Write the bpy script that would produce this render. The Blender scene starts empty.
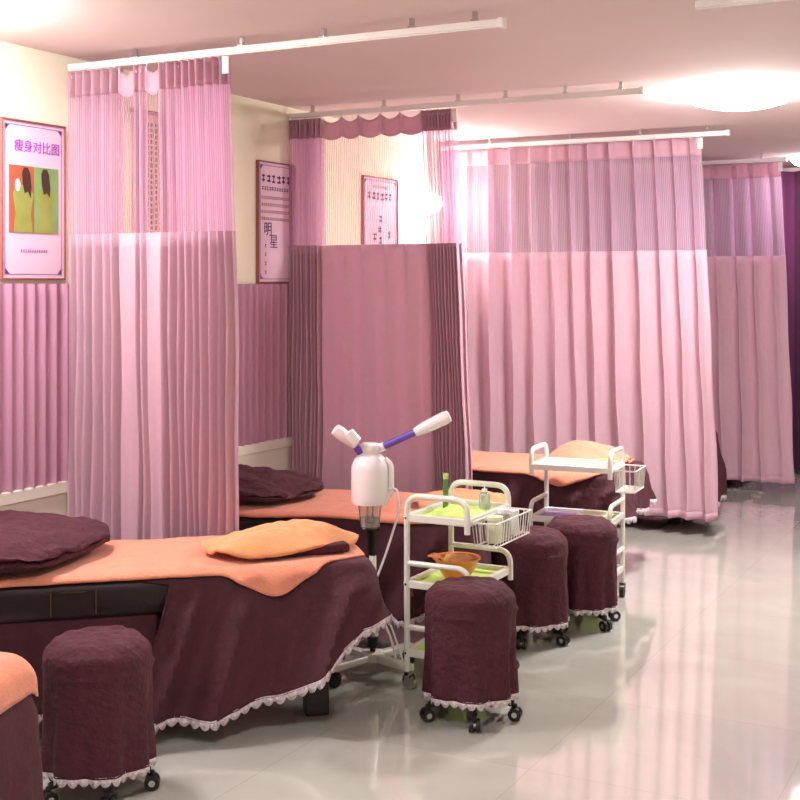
import bpy, bmesh, math, random
from math import sin, cos, pi, radians
from mathutils import Vector, Matrix, noise
random.seed(4)
scene = bpy.context.scene
COL = scene.collection

# ------------------------------------------------------------------ materials
def lin(c):
    def f(v):
        v /= 255.0
        return v / 12.92 if v <= .04045 else ((v + .055) / 1.055) ** 2.4
    return (f(c[0]), f(c[1]), f(c[2]), 1)

def mat(name, rgb, rough=.6, metal=0, noise_scale=None, noise_amt=.12, bump=0, bump_scale=60,
        sheen=0, alpha=1, emit=None, emit_s=0, trans=0, coat=0, translucent=0, stretch=None):
    m = bpy.data.materials.new(name); m.use_nodes = True
    nt = m.node_tree; b = nt.nodes['Principled BSDF']; out = nt.nodes['Material Output']
    base = lin(rgb)
    b.inputs['Base Color'].default_value = base
    b.inputs['Roughness'].default_value = rough
    b.inputs['Metallic'].default_value = metal
    b.inputs['Sheen Weight'].default_value = sheen
    b.inputs['Sheen Roughness'].default_value = .4
    b.inputs['Coat Weight'].default_value = coat
    b.inputs['Transmission Weight'].default_value = trans
    tc = nt.nodes.new('ShaderNodeTexCoord')
    mp = nt.nodes.new('ShaderNodeMapping'); nt.links.new(tc.outputs['Object'], mp.inputs[0])
    if stretch: mp.inputs['Scale'].default_value = stretch
    if noise_scale:
        n = nt.nodes.new('ShaderNodeTexNoise'); n.inputs['Scale'].default_value = noise_scale
        n.inputs['Detail'].default_value = 4
        nt.links.new(mp.outputs[0], n.inputs['Vector'])
        r = nt.nodes.new('ShaderNodeMapRange')
        r.inputs['From Min'].default_value = .3; r.inputs['From Max'].default_value = .7
        r.inputs['To Min'].default_value = 1 - noise_amt; r.inputs['To Max'].default_value = 1 + noise_amt
        nt.links.new(n.outputs[0], r.inputs[0])
        h = nt.nodes.new('ShaderNodeHueSaturation'); h.inputs['Color'].default_value = base
        nt.links.new(r.outputs[0], h.inputs['Value']); nt.links.new(h.outputs[0], b.inputs['Base Color'])
    if bump:
        n2 = nt.nodes.new('ShaderNodeTexNoise'); n2.inputs['Scale'].default_value = bump_scale
        n2.inputs['Detail'].default_value = 5
        nt.links.new(mp.outputs[0], n2.inputs['Vector'])
        bp = nt.nodes.new('ShaderNodeBump'); bp.inputs['Strength'].default_value = bump
        bp.inputs['Distance'].default_value = .02
        nt.links.new(n2.outputs[0], bp.inputs['Height']); nt.links.new(bp.outputs[0], b.inputs['Normal'])
    if emit:
        b.inputs['Emission Color'].default_value = lin(emit); b.inputs['Emission Strength'].default_value = emit_s
    last = b.outputs[0]
    if translucent:
        t = nt.nodes.new('ShaderNodeBsdfTranslucent'); t.inputs[0].default_value = base
        mx = nt.nodes.new('ShaderNodeMixShader'); mx.inputs[0].default_value = translucent
        nt.links.new(last, mx.inputs[1]); nt.links.new(t.outputs[0], mx.inputs[2]); last = mx.outputs[0]
    if alpha < 1:
        # open net: fine vertical threads
        tr = nt.nodes.new('ShaderNodeBsdfTransparent')
        tr.inputs[0].default_value = lin([min(255, 205 + .2 * v) for v in rgb])
        w = nt.nodes.new('ShaderNodeTexWave'); w.wave_type = 'BANDS'; w.bands_direction = 'X'
        w.inputs['Scale'].default_value = 26; w.inputs['Distortion'].default_value = .6
        nt.links.new(tc.outputs['UV'], w.inputs['Vector'])
        r = nt.nodes.new('ShaderNodeMapRange')
        r.inputs['To Min'].default_value = max(0, alpha - .12); r.inputs['To Max'].default_value = alpha + .12
        nt.links.new(w.outputs['Fac'], r.inputs[0])
        mx = nt.nodes.new('ShaderNodeMixShader')
        nt.links.new(r.outputs[0], mx.inputs[0]); nt.links.new(tr.outputs[0], mx.inputs[1])
        nt.links.new(last, mx.inputs[2]); last = mx.outputs[0]
    nt.links.new(last, out.inputs[0])
    return m

M = {
 'ceiling': mat('ceiling_paint', (228, 208, 207), .9, noise_scale=2, noise_amt=.02),
 'wall': mat('cream_wall', (250, 247, 220), .85, noise_scale=3, noise_amt=.02, bump=.05),
 'wall_pink': mat('pink_wall', (228, 214, 208), .85),
 'dado': mat('cream_dado', (248, 246, 226), .6),
 'rail': mat('dado_rail', (250, 248, 230), .45),
 'pleat': mat('mauve_pleats', (190, 140, 164), .8, bump=.1, bump_scale=200, sheen=.2),
 'pleat_end': mat('purple_drape', (96, 38, 80), .8, bump=.1, bump_scale=200, sheen=.2),
 'sheer': mat('pink_net', (240, 206, 230), .8, alpha=.50, translucent=.45),
 'sheer2': mat('open_net', (228, 182, 196), .8, alpha=.24, translucent=.3),
 'cloth': mat('pink_curtain_cloth', (229, 193, 207), .85, translucent=.36, bump=.06, bump_scale=260, noise_scale=40, noise_amt=.03),
 'tape': mat('curtain_heading', (228, 188, 204), .85, translucent=.36),
 'tape_white': mat('white_tape', (245, 235, 230), .7),
 'rail_white': mat('white_track', (244, 240, 238), .35),
 'maroon': mat('maroon_cloth', (72, 25, 38), .8, noise_scale=25, noise_amt=.10, bump=.25, bump_scale=45),
 'maroon_fuzzy': mat('maroon_terry', (74, 26, 40), .9, noise_scale=30, noise_amt=.14, bump=.7, bump_scale=34),
 'vinyl': mat('dark_vinyl', (34, 15, 20), .5, bump=.08, bump_scale=90),
 'gold': mat('gold_piping', (96, 74, 40), .5),
 'orange': mat('orange_towel', (224, 142, 114), .9, noise_scale=18, noise_amt=.05, bump=.3, bump_scale=120, sheen=.25),
 'orange2': mat('orange_cloth', (228, 156, 106), .9, noise_scale=18, noise_amt=.05, bump=.3, bump_scale=120, sheen=.25),
 'lace': mat('white_lace', (214, 200, 204), .8, noise_scale=90, noise_amt=.35, bump=.4, bump_scale=160),
 'black': mat('black_plastic', (22, 18, 20), .4),
 'black_metal': mat('black_metal', (40, 30, 34), .4),
 'white_metal': mat('white_enamel', (240, 238, 228), .3, coat=.3),
 'chrome': mat('chrome', (200, 200, 198), .2, metal=1),
 'white_plastic': mat('white_plastic', (244, 238, 242), .3, coat=.3),
 'purple': mat('purple_plastic', (104, 72, 178), .35),
 'purple_mat': mat('purple_mat', (160, 128, 180), .7),
 'glass': mat('clear_glass', (235, 240, 235), .05, trans=.92),
 'green': mat('green_mat', (198, 226, 120), .7, noise_scale=20, noise_amt=.15),
 'green_bottle': mat('green_bottle', (84, 132, 66), .3),
 'green_cap': mat('green_cap', (190, 210, 120), .5),
 'bowl': mat('orange_bowl', (236, 138, 62), .35, coat=.3),
 'cream': mat('cream_jar', (226, 232, 196), .35),
 'clear': mat('clear_plastic', (225, 235, 225), .15, trans=.7),
 'frame': mat('red_brown_frame', (150, 84, 74), .5),
 'lilac': mat('lilac_paper', (238, 208, 226), .7, noise_scale=3, noise_amt=.04),
 'lilac_border': mat('lilac_border', (140, 108, 170), .7),
 'ink': mat('purple_ink', (160, 70, 190), .7),
 'ink_dark': mat('dark_purple_ink', (74, 40, 110), .7),
 'ink_brown': mat('brown_ink', (176, 120, 90), .7),
 'photo_or': mat('photo_orange', (176, 92, 58), .6), 'photo_gr': mat('photo_green', (128, 170, 100), .6, noise_scale=8, noise_amt=.15),
 'photo_skin': mat('photo_skin', (150, 160, 74), .6, noise_scale=10, noise_amt=.12), 'photo_hair': mat('photo_hair', (66, 40, 28), .6),
 'scroll': mat('scroll_paper', (214, 176, 160), .8), 'scroll_ink': mat('scroll_ink', (120, 70, 66), .8),
 'lamp': mat('lamp_diffuser', (255, 250, 240), .4, emit=(255, 246, 236), emit_s=9),
 'lamp_soft': mat('wall_lamp_glow', (255, 250, 240), .4, emit=(255, 244, 240), emit_s=50),
}
# glossy tiles
def floor_mat():
    m = bpy.data.materials.new('polished_tiles'); m.use_nodes = True; nt = m.node_tree
    b = nt.nodes['Principled BSDF']
    tc = nt.nodes.new('ShaderNodeTexCoord'); br = nt.nodes.new('ShaderNodeTexBrick')
    br.offset = 0; br.inputs['Scale'].default_value = 1
    br.inputs['Brick Width'].default_value = .8; br.inputs['Row Height'].default_value = .8
    br.inputs['Mortar Size'].default_value = .003; br.inputs['Mortar Smooth'].default_value = .2
    br.inputs['Color1'].default_value = lin((202, 201, 192)); br.inputs['Color2'].default_value = lin((197, 196, 187))
    br.inputs['Mortar'].default_value = lin((192, 188, 176))
    nt.links.new(tc.outputs['Object'], br.inputs['Vector'])
    n = nt.nodes.new('ShaderNodeTexNoise'); n.inputs['Scale'].default_value = 1.6; n.inputs['Detail'].default_value = 6
    n.inputs['Distortion'].default_value = 1.2
    nt.links.new(tc.outputs['Object'], n.inputs['Vector'])
    r = nt.nodes.new('ShaderNodeMapRange'); r.inputs['From Min'].default_value = .3; r.inputs['From Max'].default_value = .7
    r.inputs['To Min'].default_value = .9; r.inputs['To Max'].default_value = 1.05
    nt.links.new(n.outputs[0], r.inputs[0])
    h = nt.nodes.new('ShaderNodeHueSaturation'); nt.links.new(br.outputs['Color'], h.inputs['Color'])
    nt.links.new(r.outputs[0], h.inputs['Value']); nt.links.new(h.outputs[0], b.inputs['Base Color'])
    b.inputs['Roughness'].default_value = .07; b.inputs['Specular IOR Level'].default_value = .8
    b.inputs['Coat Weight'].default_value = .9; b.inputs['Coat Roughness'].default_value = .03
    n3 = nt.nodes.new('ShaderNodeTexNoise'); n3.inputs['Scale'].default_value = 2.2
    nt.links.new(tc.outputs['Object'], n3.inputs['Vector'])
    bp = nt.nodes.new('ShaderNodeBump'); bp.inputs['Strength'].default_value = .035; bp.inputs['Distance'].default_value = .05
    nt.links.new(n3.outputs[0], bp.inputs['Height']); nt.links.new(bp.outputs[0], b.inputs['Normal'])
    return m
M['floor'] = floor_mat()

# ------------------------------------------------------------------ mesh helpers
def box(bm, x0, x1, y0, y1, z0, z1, bev=0, mtx=None):
    t = bmesh.new()
    bmesh.ops.create_cube(t, size=1)
    for v in t.verts:
        v.co = Vector(((x0 + x1) / 2 + v.co.x * (x1 - x0), (y0 + y1) / 2 + v.co.y * (y1 - y0), (z0 + z1) / 2 + v.co.z * (z1 - z0)))
    if bev: bmesh.ops.bevel(t, geom=t.edges[:], offset=bev, segments=3, affect='EDGES', profile=.6)
    if mtx: bmesh.ops.transform(t, matrix=mtx, verts=t.verts)
    me = bpy.data.meshes.new('t'); t.to_mesh(me); t.free(); bm.from_mesh(me); bpy.data.meshes.remove(me)

def tube(bm, pts, r, seg=10, caps=True):
    pts = [Vector(p) for p in pts]; rings = []
    up = Vector((0, 0, 1)); prev = None
    for i, p in enumerate(pts):
        d = (pts[min(i + 1, len(pts) - 1)] - pts[max(i - 1, 0)]).normalized()
        if prev is None:
            a = up if abs(d.dot(up)) < .9 else Vector((1, 0, 0))
            n = (a - d * a.dot(d)).normalized()
        else:
            n = (prev - d * prev.dot(d)).normalized()
        prev = n; b = d.cross(n)
        rr = r[i] if isinstance(r, (list, tuple)) else r
        rings.append([bm.verts.new(p + (n * cos(2 * pi * k / seg) + b * sin(2 * pi * k / seg)) * rr) for k in range(seg)])
    for A, B in zip(rings, rings[1:]):
        for k in range(seg): bm.faces.new((A[k], A[(k + 1) % seg], B[(k + 1) % seg], B[k]))
    if caps:
        bm.faces.new(list(reversed(rings[0]))); bm.faces.new(rings[-1])

def bend(pts, rad=.05, n=5):
    """round the corners of a polyline"""
    pts = [Vector(p) for p in pts]; out = [pts[0]]
    for a, b, c in zip(pts, pts[1:], pts[2:]):
        r = min(rad, (a - b).length * .49, (c - b).length * .49)
        p = b + (a - b).normalized() * r; q = b + (c - b).normalized() * r
        for i in range(n + 1):
            t = i / n; out.append(p * (1 - t) ** 2 + b * 2 * t * (1 - t) + q * t * t)
    out.append(pts[-1]); return out

def lathe(bm, prof, seg=28, c=(0, 0, 0), sx=1, sy=1):
    rings = [[bm.verts.new((c[0] + sx * r * cos(2 * pi * k / seg), c[1] + sy * r * sin(2 * pi * k / seg), c[2] + z)) for k in range(seg)] for r, z in prof]
    for A, B in zip(rings, rings[1:]):
        for k in range(seg): bm.faces.new((A[k], A[(k + 1) % seg], B[(k + 1) % seg], B[k]))
    if prof[0][0] > 0: bm.faces.new(list(reversed(rings[0])))
    if prof[-1][0] > 0: bm.faces.new(rings[-1])

def grid(bm, fn, nu, nv, uvs=None):
    vs = [[bm.verts.new(fn(i / nu, j / nv)) for i in range(nu + 1)] for j in range(nv + 1)]
    lay = bm.loops.layers.uv.verify()
    for j in range(nv):
        for i in range(nu):
            f = bm.faces.new((vs[j][i], vs[j][i + 1], vs[j + 1][i + 1], vs[j + 1][i]))
            for l, (a, b) in zip(f.loops, ((i, j), (i + 1, j), (i + 1, j + 1), (i, j + 1))):
                l[lay].uv = (uvs(a / nu, b / nv) if uvs else (a / nu, b / nv))

def obj(name, bm, m, parent=None, smooth=True, solid=0):
    bmesh.ops.recalc_face_normals(bm, faces=bm.faces)
    me = bpy.data.meshes.new(name); bm.to_mesh(me); bm.free()
    if smooth:
        for p in me.polygons: p.use_smooth = True
    me.materials.append(M[m] if isinstance(m, str) else m)
    o = bpy.data.objects.new(name, me); COL.objects.link(o)
    if parent: o.parent = parent
    if smooth:
        try: me.set_sharp_from_angle(angle=radians(48))
        except Exception: pass
    if solid:
        s = o.modifiers.new('thickness', 'SOLIDIFY'); s.thickness = solid; s.offset = 0
    return o

def tag(o, label, cat, group=None):
    o['label'] = label; o['category'] = cat
    if group: o['group'] = group
    return o
def thing(name, label, cat, loc=(0, 0, 0), rz=0, group=None):
    o = bpy.data.objects.new(name, None); COL.objects.link(o); o.empty_display_size = .1
    o.location = loc; o.rotation_euler = (0, 0, rz); return tag(o, label, cat, group)
def struct(name, bm, m, smooth=False, parent=None):
    o = obj(name, bm, m, parent, smooth); o['kind'] = 'structure'; return o

def kids(o): return [c for c in COL.objects if c.parent == o]
def dup(root, loc, rz, label, group=None):
    r = root.copy(); COL.objects.link(r); r.location = loc; r.rotation_euler = (0, 0, rz); r['label'] = label
    if group: r['group'] = group
    for c in kids(root):
        d = c.copy(); COL.objects.link(d); d.parent = r
        for g in kids(c):
            e = g.copy(); COL.objects.link(e); e.parent = d
    return r

def textmesh(s, size, m, parent, mtx, name='lettering'):
    cu = bpy.data.curves.new('t', 'FONT'); cu.body = s; cu.size = size; cu.align_x = 'CENTER'; cu.align_y = 'CENTER'
    cu.extrude = .0006; cu.offset = 0
    to = bpy.data.objects.new('t', cu); COL.objects.link(to)
    dg = bpy.context.evaluated_depsgraph_get(); dg.update()
    me = bpy.data.meshes.new_from_object(to.evaluated_get(dg))
    bpy.data.objects.remove(to); me.materials.clear(); me.materials.append(M[m])
    me.transform(mtx)
    o = bpy.data.objects.new(name, me); COL.objects.link(o); o.parent = parent
    return o

# ------------------------------------------------------------------ room shell
XW, XR, Y0, Y1, ZC = -4.0, 2.0, -1.2, 11.5, 2.69
bm = bmesh.new(); box(bm, XW - .1, XR + .1, Y0 - .1, Y1 + .1, -.1, 0); struct('floor', bm, 'floor')
bm = bmesh.new(); box(bm, XW - .1, XR + .1, Y0 - .1, Y1 + .1, ZC, ZC + .1); struct('ceiling', bm, 'ceiling')
bm = bmesh.new(); box(bm, XW - .1, XW, Y0, Y1, 0, ZC); struct('wall_left', bm, 'wall')
bm = bmesh.new(); box(bm, XR, XR + .1, Y0, Y1, 0, ZC); struct('wall_right', bm, 'wall_pink')
bm = bmesh.new(); box(bm, XW, XR, Y1, Y1 + .1, 0, ZC); struct('wall_far', bm, 'wall_pink')
bm = bmesh.new(); box(bm, XW, XR, Y0 - .1, Y0, 0, ZC); struct('wall_near', bm, 'wall_pink')
bm = bmesh.new(); box(bm, XW, XW + .03, Y0, Y1, .71, .765, .006); box(bm, XW, XW + .018, Y0, Y1, .68, .715)
struct('trim_1', bm, 'rail')
bm = bmesh.new(); box(bm, XW, XW + .012, Y0, Y1, 0, .69); struct('trim_2', bm, 'dado')
# pleated fabric panel on the left wall between dado rail and eye level
bm = bmesh.new()
def pl(u, v):
    y = Y0 + u * (Y1 - Y0); w = 84 * y
    a = .5 + .5 * sin(w + 1.4 * sin(y * 3.1) + .8 * sin(y * 7.7))
    return Vector((XW + .012 + .022 * a ** 1.5, y, .765 + v * (1.655 - .765)))
grid(bm, pl, 2200, 1)
tag(obj('pleated_wall_hanging', bm, 'pleat'), 'mauve pleated fabric covering the left wall above the cream dado', 'wall hanging')

# ------------------------------------------------------------------ curtains and tracks
ZT = 2.625   # underside of the tracks
def make_track(name_loc, length, label, brk):
    t = thing('curtain_track', label, 'curtain track', name_loc, 0, 'ceiling curtain tracks')
    bm = bmesh.new(); box(bm, 0, length, -.014, .014, 0, .026, .003); box(bm, 0, length, -.004, .004, -.004, .001)
    obj('rail', bm, 'rail_white', t, False)
    bm = bmesh.new(); box(bm, length, length + .022, -.02, .02, -.008, .03, .005); obj('end_cap', bm, 'rail_white', t)
    for x in brk:
        bm = bmesh.new(); box(bm, x - .012, x + .012, -.017, .017, .026, .034, .002); box(bm, x - .008, x + .008, -.01, .01, .03, ZC - ZT, .002)
        obj('bracket', bm, 'chrome', t, False)
    return t

def curtain(Y, segs, label, zb=.10, splay=.04, seed=1, droop=0, edge_bulge=0, sheer_seg=None):
    """segs: (x0, x1, pleats, amplitude, kind). One continuous cloth hung on the track at Y."""
    rnd = random.Random(seed)
    X0, X1 = segs[0][0], segs[-1][1]
    cols = []                 # (x, offset_top, offset_bottom, kind)
    hooks = []
    for (a, b, n, amp, kind, op) in segs:
        w = [rnd.uniform(.7, 1.3) for _ in range(n)]; tot = sum(w); acc = 0
        for k in range(n):
            m_ = 16 if kind != 'flat' else 20
            am = amp * rnd.uniform(.75, 1.2); am2 = am * rnd.uniform(.8, 1.25)
            for i in range(m_):
                u = i / m_; x = a + (b - a) * (acc + u * w[k]) / tot
                if kind == 'fold':      # full folds
                    o1 = -am * sin(2 * pi * u); o2 = -am2 * sin(2 * pi * u)
                elif kind == 'pinch':   # narrow forward ridge between flatter panels
                    rg = max(0, 1 - abs(u - .5) / .17); rg = rg * rg * (3 - 2 * rg)
                    o1 = -am * rg + .008 * sin(2 * pi * u)
                    o2 = -am2 * (.62 * rg - .38 * cos(2 * pi * u))
                else:                   # slack, barely pleated
                    rg = max(0, 1 - abs(u - .03) / .1) + max(0, 1 - abs(u - 1.03) / .1)
                    o1 = -am * .9 * min(1, rg); o2 = -am * .45 * cos(2 * pi * u)
                dz = droop * sin(pi * u) if kind == 'flat' else 0
                cols.append((x, o1, o2, dz, op))
            hooks.append(a + (b - a) * (acc + (.5 if kind == 'pinch' else .25 if kind == 'fold' else .03) * w[k]) / tot)
            acc += w[k]
    cols.append((X1, 0, 0, 0, segs[-1][5]))
    # arc length for the net texture
    S_ = [0]
    for p, q in zip(cols, cols[1:]): S_.append(S_[-1] + math.hypot(q[0] - p[0], q[1] - p[1]))
    t = thing('curtain', label, 'curtain', (0, Y, 0), 0, 'pink bed curtains hung from the ceiling tracks')
    top, zh, zm = ZT - .012, ZT - .125, 1.878
    def P(i, z):
        x, o1, o2, dz, op = cols[i]
        f = (top - z) / (top - zb)
        g = min(1, f * 1.6)
        o = o1 * (1 - g) + o2 * g
        xr = (x - X0) / (X1 - X0)
        xx = x + splay * xr * f ** .8 + edge_bulge * xr ** 3 * sin(pi * min(1, f * 1.15)) + .006 * sin(7 * z + x * 31) * f
        return Vector((xx, o + .012 * sin(3 * z + 9 * x) * f, z - dz * max(0, 1 - f * 9)))
    def strip(name, zs, m, sel=None, solid=0):
        b = bmesh.new(); lay = b.loops.layers.uv.verify()
        vs = {}
        def V(i, j):
            if (i, j) not in vs: vs[(i, j)] = b.verts.new(P(i, zs[j]))
            return vs[(i, j)]
        for i in range(len(cols) - 1):
            if sel is not None and not (sel[0] <= i < sel[1]): continue
            for j in range(len(zs) - 1):
                f = b.faces.new((V(i, j), V(i + 1, j), V(i + 1, j + 1), V(i, j + 1)))
                for l, (a, c) in zip(f.loops, ((i, j), (i + 1, j), (i + 1, j + 1), (i, j + 1))): l[lay].uv = (S_[a], zs[c])
        return obj(name, b, m, t, solid=solid)
    lz = lambda a, b, n: [a + (b - a) * k / n for k in range(n + 1)]
    strip('heading_tape', lz(top, zh, 5), 'tape', solid=.002)
    runs = []; i0 = 0
    for i in range(1, len(cols)):
        if i == len(cols) - 1 or cols[i][4] != cols[i0][4]:
            runs.append((i0, i)); i0 = i
    for (p, q) in runs:
        if cols[p][4]: strip('net_panel', lz(zh, zm, 12), 'sheer', (p, q))
        else: strip('open_net_panel', lz(zh, zm, 12), 'sheer2', (p, q))
    strip('cloth_panel', lz(zm, zb, 26), 'cloth', solid=.002)
    strip('hem', lz(zb + .05, zb, 2), 'tape', solid=.005)
    for hx in hooks:
        b = bmesh.new(); tube(b, bend([(hx, .0, ZT + .002), (hx, 0, ZT - .02), (hx + .008, -.01, ZT - .045), (hx + .008, -.014, ZT - .03)], .008, 3), .0022, 6)
        obj('hook', b, 'rail_white', t)
    b = bmesh.new(); box(b, X1 - .012, X1 + .022, -.022, -.014, ZT - .085, ZT - .012, .003); obj('end_tab', b, 'tape_white', t)
    return t

tr = [(4.37, 2.12, 'long white ceiling track carrying the leftmost pink curtain', (.38, .95, 1.35, 1.75, 2.02)),
      (6.23, 2.10, 'white ceiling track carrying the dusky pink curtain, second nearest', (.15, .62, 1.08, 1.36, 1.7, 2.0)),
      (8.22, 2.07, 'white ceiling track above the wide evenly pleated pink curtain', (.4, 1.0, 1.5, 1.95)),
      (10.15, 2.07, 'white ceiling track above the farthest pink curtain', (.5, 1.2, 1.9))]
for Y, L, lab, br in tr: make_track((XW + .01, Y, ZT), L, lab, br)
make_track((-1.14, 4.42, ZT), 1.3, 'short white track at the top right of the ceiling, no curtain', (.05, .35, .8))

curtain(4.37, [(-3.985, -3.70, 6, .032, 'fold', 1), (-3.70, -3.61, 1, .012, 'flat', 0), (-3.61, -3.55, 2, .022, 'fold', 1), (-3.55, -3.47, 1, .012, 'flat', 0), (-3.47, -3.118, 9, .036, 'fold', 1)],
        'nearest curtain, bright pink and bunched up, behind the first massage bed', splay=.05, seed=3, droop=.035, edge_bulge=.01, zb=.1)
curtain(6.23, [(-3.985, -3.78, 9, .040, 'fold', 1), (-3.78, -3.13, 5, .030, 'flat', 0), (-3.13, -2.93, 10, .026, 'fold', 1)],
        'dusky pink curtain half drawn with see-through upper net, behind the facial steamer', splay=.11, seed=8, droop=.03, zb=.1)
curtain(8.22, [(-3.97, -2.09, 13, .055, 'pinch', 1)],
        'wide pale pink curtain fully drawn in even pleats behind the second trolley', splay=.12, seed=11, zb=.112)
curtain(10.15, [(-3.97, -1.95, 13, .05, 'pinch', 1)],
        'farthest mauve-pink curtain, beside the dark purple drape', splay=.11, seed=15, zb=.09)
# purple drape at the far end
bm = bmesh.new()
grid(bm, lambda u, v: Vector((-3.9 + u * 4.6, 11.3 + .04 * sin(u * 4.6 * 42 + .8 * sin(u * 40)), .04 + v * 2.6)), 900, 2)
tag(obj('purple_drape', bm, 'pleat_end'), 'dark purple pleated drape at the far right end of the room', 'curtain')

# ------------------------------------------------------------------ posters on the left wall
def poster(y0, y1, z0, z1, label, group='posters on the left wall'):
    t = thing('poster', label, 'poster', (XW, (y0 + y1) / 2, z0), radians(90), group)
    # local frame: x along the wall (world +Y), -y out of the wall, z up
    w, h = (y1 - y0), z1 - z0
    bm = bmesh.new()
    for (a, b, c, d) in ((-w / 2, w / 2, 0, .008), (-w / 2, w / 2, h - .008, h), (-w / 2, -w / 2 + .008, .008, h - .008), (w / 2 - .008, w / 2, .008, h - .008)):
        box(bm, a, b, -.022, -.001, c, d, .002)
    obj('frame', bm, 'frame', t, False)
    bm = bmesh.new(); box(bm, -w / 2 + .007, w / 2 - .007, -.014, -.002, .007, h - .007); obj('sheet', bm, 'lilac', t, False)
    bm = bmesh.new(); e = .022; k = .0035
    for (a, b, c, d) in ((-w / 2 + e, w / 2 - e, e, e + k), (-w / 2 + e, w / 2 - e, h - e - k, h - e), (-w / 2 + e, -w / 2 + e + k, e, h - e), (w / 2 - e - k, w / 2 - e, e, h - e)):
        box(bm, a, b, -.0152, -.0139, c, d)
    for sx in (-1, 1):
        for (zz, sz) in ((e, 1), (h - e, -1)):   # corner ornaments
            x = sx * (w / 2 - e)
            for q in range(3):
                s = .032 - q * .009
                vs = [bm.verts.new(p) for p in ((x - sx * q * .006, -.0155, zz + sz * q * .006), (x - sx * s, -.0155, zz + sz * q * .006), (x - sx * q * .006, -.0155, zz + sz * s))]
                bm.faces.new(vs)
    obj('border', bm, 'lilac_border', t, False)
    return t, w, h
def flat(poly, y=-.0162):
    b = bmesh.new()
    vs = [b.verts.new((p[0], y, p[1])) for p in poly]; b.faces.new(vs)
    r = bmesh.ops.extrude_face_region(b, geom=b.faces[:])
    for v in r['geom']:
        if isinstance(v, bmesh.types.BMVert): v.co.y -= .0006
    return b
UP = Matrix.Rotation(radians(90), 4, 'X')
def T(x, z, y=-.0158): return Matrix.Translation((x, y, z)) @ UP
def marks(rows, m, t, name='small_print', y=-.0155):
    """illegible small print: rows (x0, x1, z, height)"""
    b = bmesh.new(); rnd = random.Random(len(rows))
    for x0, x1, z, hh in rows:
        x = x0
        while x < x1:
            cw = hh * rnd.uniform(.6, .9)
            for q in range(2):
                zz = z + hh * (.1 + .55 * q) + rnd.uniform(-.1, .1) * hh
                box(b, x, x + cw, y - .0006, y, zz, zz + hh * .22)
            xx = x + cw * rnd.uniform(.3, .6); box(b, xx, xx + hh * .18, y - .0006, y, z, z + hh)
            x += hh * 1.15
    return obj(name, b, m, t, False)

# poster 1: before / after chart
t, w, h = poster(3.945, 4.335, 1.672, 2.365, 'framed lilac chart with a two-figure photo, left of the nearest curtain')
textmesh('瘦身对比图', .056, 'ink', t, T(.02, h - .115), 'heading')
pw = .15; pz0, pz1 = .205, .495
ph = obj('photo', flat([(-pw, pz0), (.0, pz0), (.0, pz1), (-pw, pz1)]), 'photo_or', t, False)
obj('photo_half', flat([(.0, pz0), (pw, pz0), (pw, pz1), (.0, pz1)]), 'photo_gr', ph, False)
def body(cx, wd, s=1):
    pr = [(.0, .0), (.9, .0), (.86, .18), (.72, .42), (.9, .72), (1.0, .88), (.75, .98), (.2, 1.08)]
    hh = (pz1 - pz0) * .66
    return [(cx + s * a * wd, pz0 + b * hh) for a, b in pr] + [(cx - s * a * wd, pz0 + b * hh) for a, b in reversed(pr[1:])]
obj('figure_shape', flat(body(-.066, .062), -.017), 'photo_skin', ph, False)
obj('figure_shape', flat(body(.07, .052), -.017), 'photo_skin', ph, False)
for cx, d in ((-.052, 0), (.064, .01)):
    obj('hair_shape', flat([(cx - .022, pz1 - .03), (cx - .012, pz1 - .008), (cx + .012, pz1 - .006), (cx + .026, pz1 - .03), (cx + .034, pz1 - .09), (cx + .03, pz1 - .14 + d), (cx + .012, pz1 - .11), (cx - .006, pz1 - .12), (cx - .018, pz1 - .08)], -.0177), 'photo_hair', ph, False)
obj('mirror_shape', flat([(-.1 + .016 * cos(a * pi / 6), pz1 - .085 + .028 * sin(a * pi / 6)) for a in range(12)], -.0177), 'tape_white', ph, False)
marks([(-.08, .08, .12, .012)], 'ink', t, 'caption')
# poster 2: certificate beside curtain 2
t, w, h = poster(5.88, 6.26, 1.66, 2.352, 'framed lilac notice with dark calligraphy, left of the dusky pink curtain')
marks([(-.15, .15, h - .12, .045)], 'ink_dark', t, 'heading')
marks([(-.15, .15, h - .165, .022)], 'ink_dark', t, 'subheading')
marks([(-.155, .15, h - .215 - k * .04, .018) for k in range(4)], 'ink_brown', t, 'small_print')
textmesh('明', .085, 'ink_dark', t, T(-.09, h - .39), 'calligraphy'); textmesh('星', .085, 'ink_dark', t, T(-.03, h - .46), 'calligraphy')
marks([(-.12, -.105, h - .49 - k * .05, .02) for k in range(4)], 'ink_dark', t, 'column_print')
# poster 3 seen through the net of curtain 2 ; poster 4 through curtain 3
for (y0, y1, z1, lab) in ((7.08, 7.56, 2.36, 'framed lilac notice seen through the net of the dusky pink curtain'),
                          (9.13, 9.62, 2.345, 'framed lilac notice seen through the net of the wide pale curtain')):
    t, w, h = poster(y0, y1, 1.665, z1, lab)
    marks([(-.1, .1, h - .075, .018)], 'ink_brown', t, 'small_print')
    marks([(-.17, .17, h - .15, .05)], 'ink_dark', t, 'heading')
    marks([(-.02, .02, h - .30, .05), (-.03, .02, h - .37, .05), (-.1, -.07, h - .42, .05), (-.02, .03, h - .44, .05), (.1, .14, h - .4, .05)], 'ink_dark', t, 'calligraphy')
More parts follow.
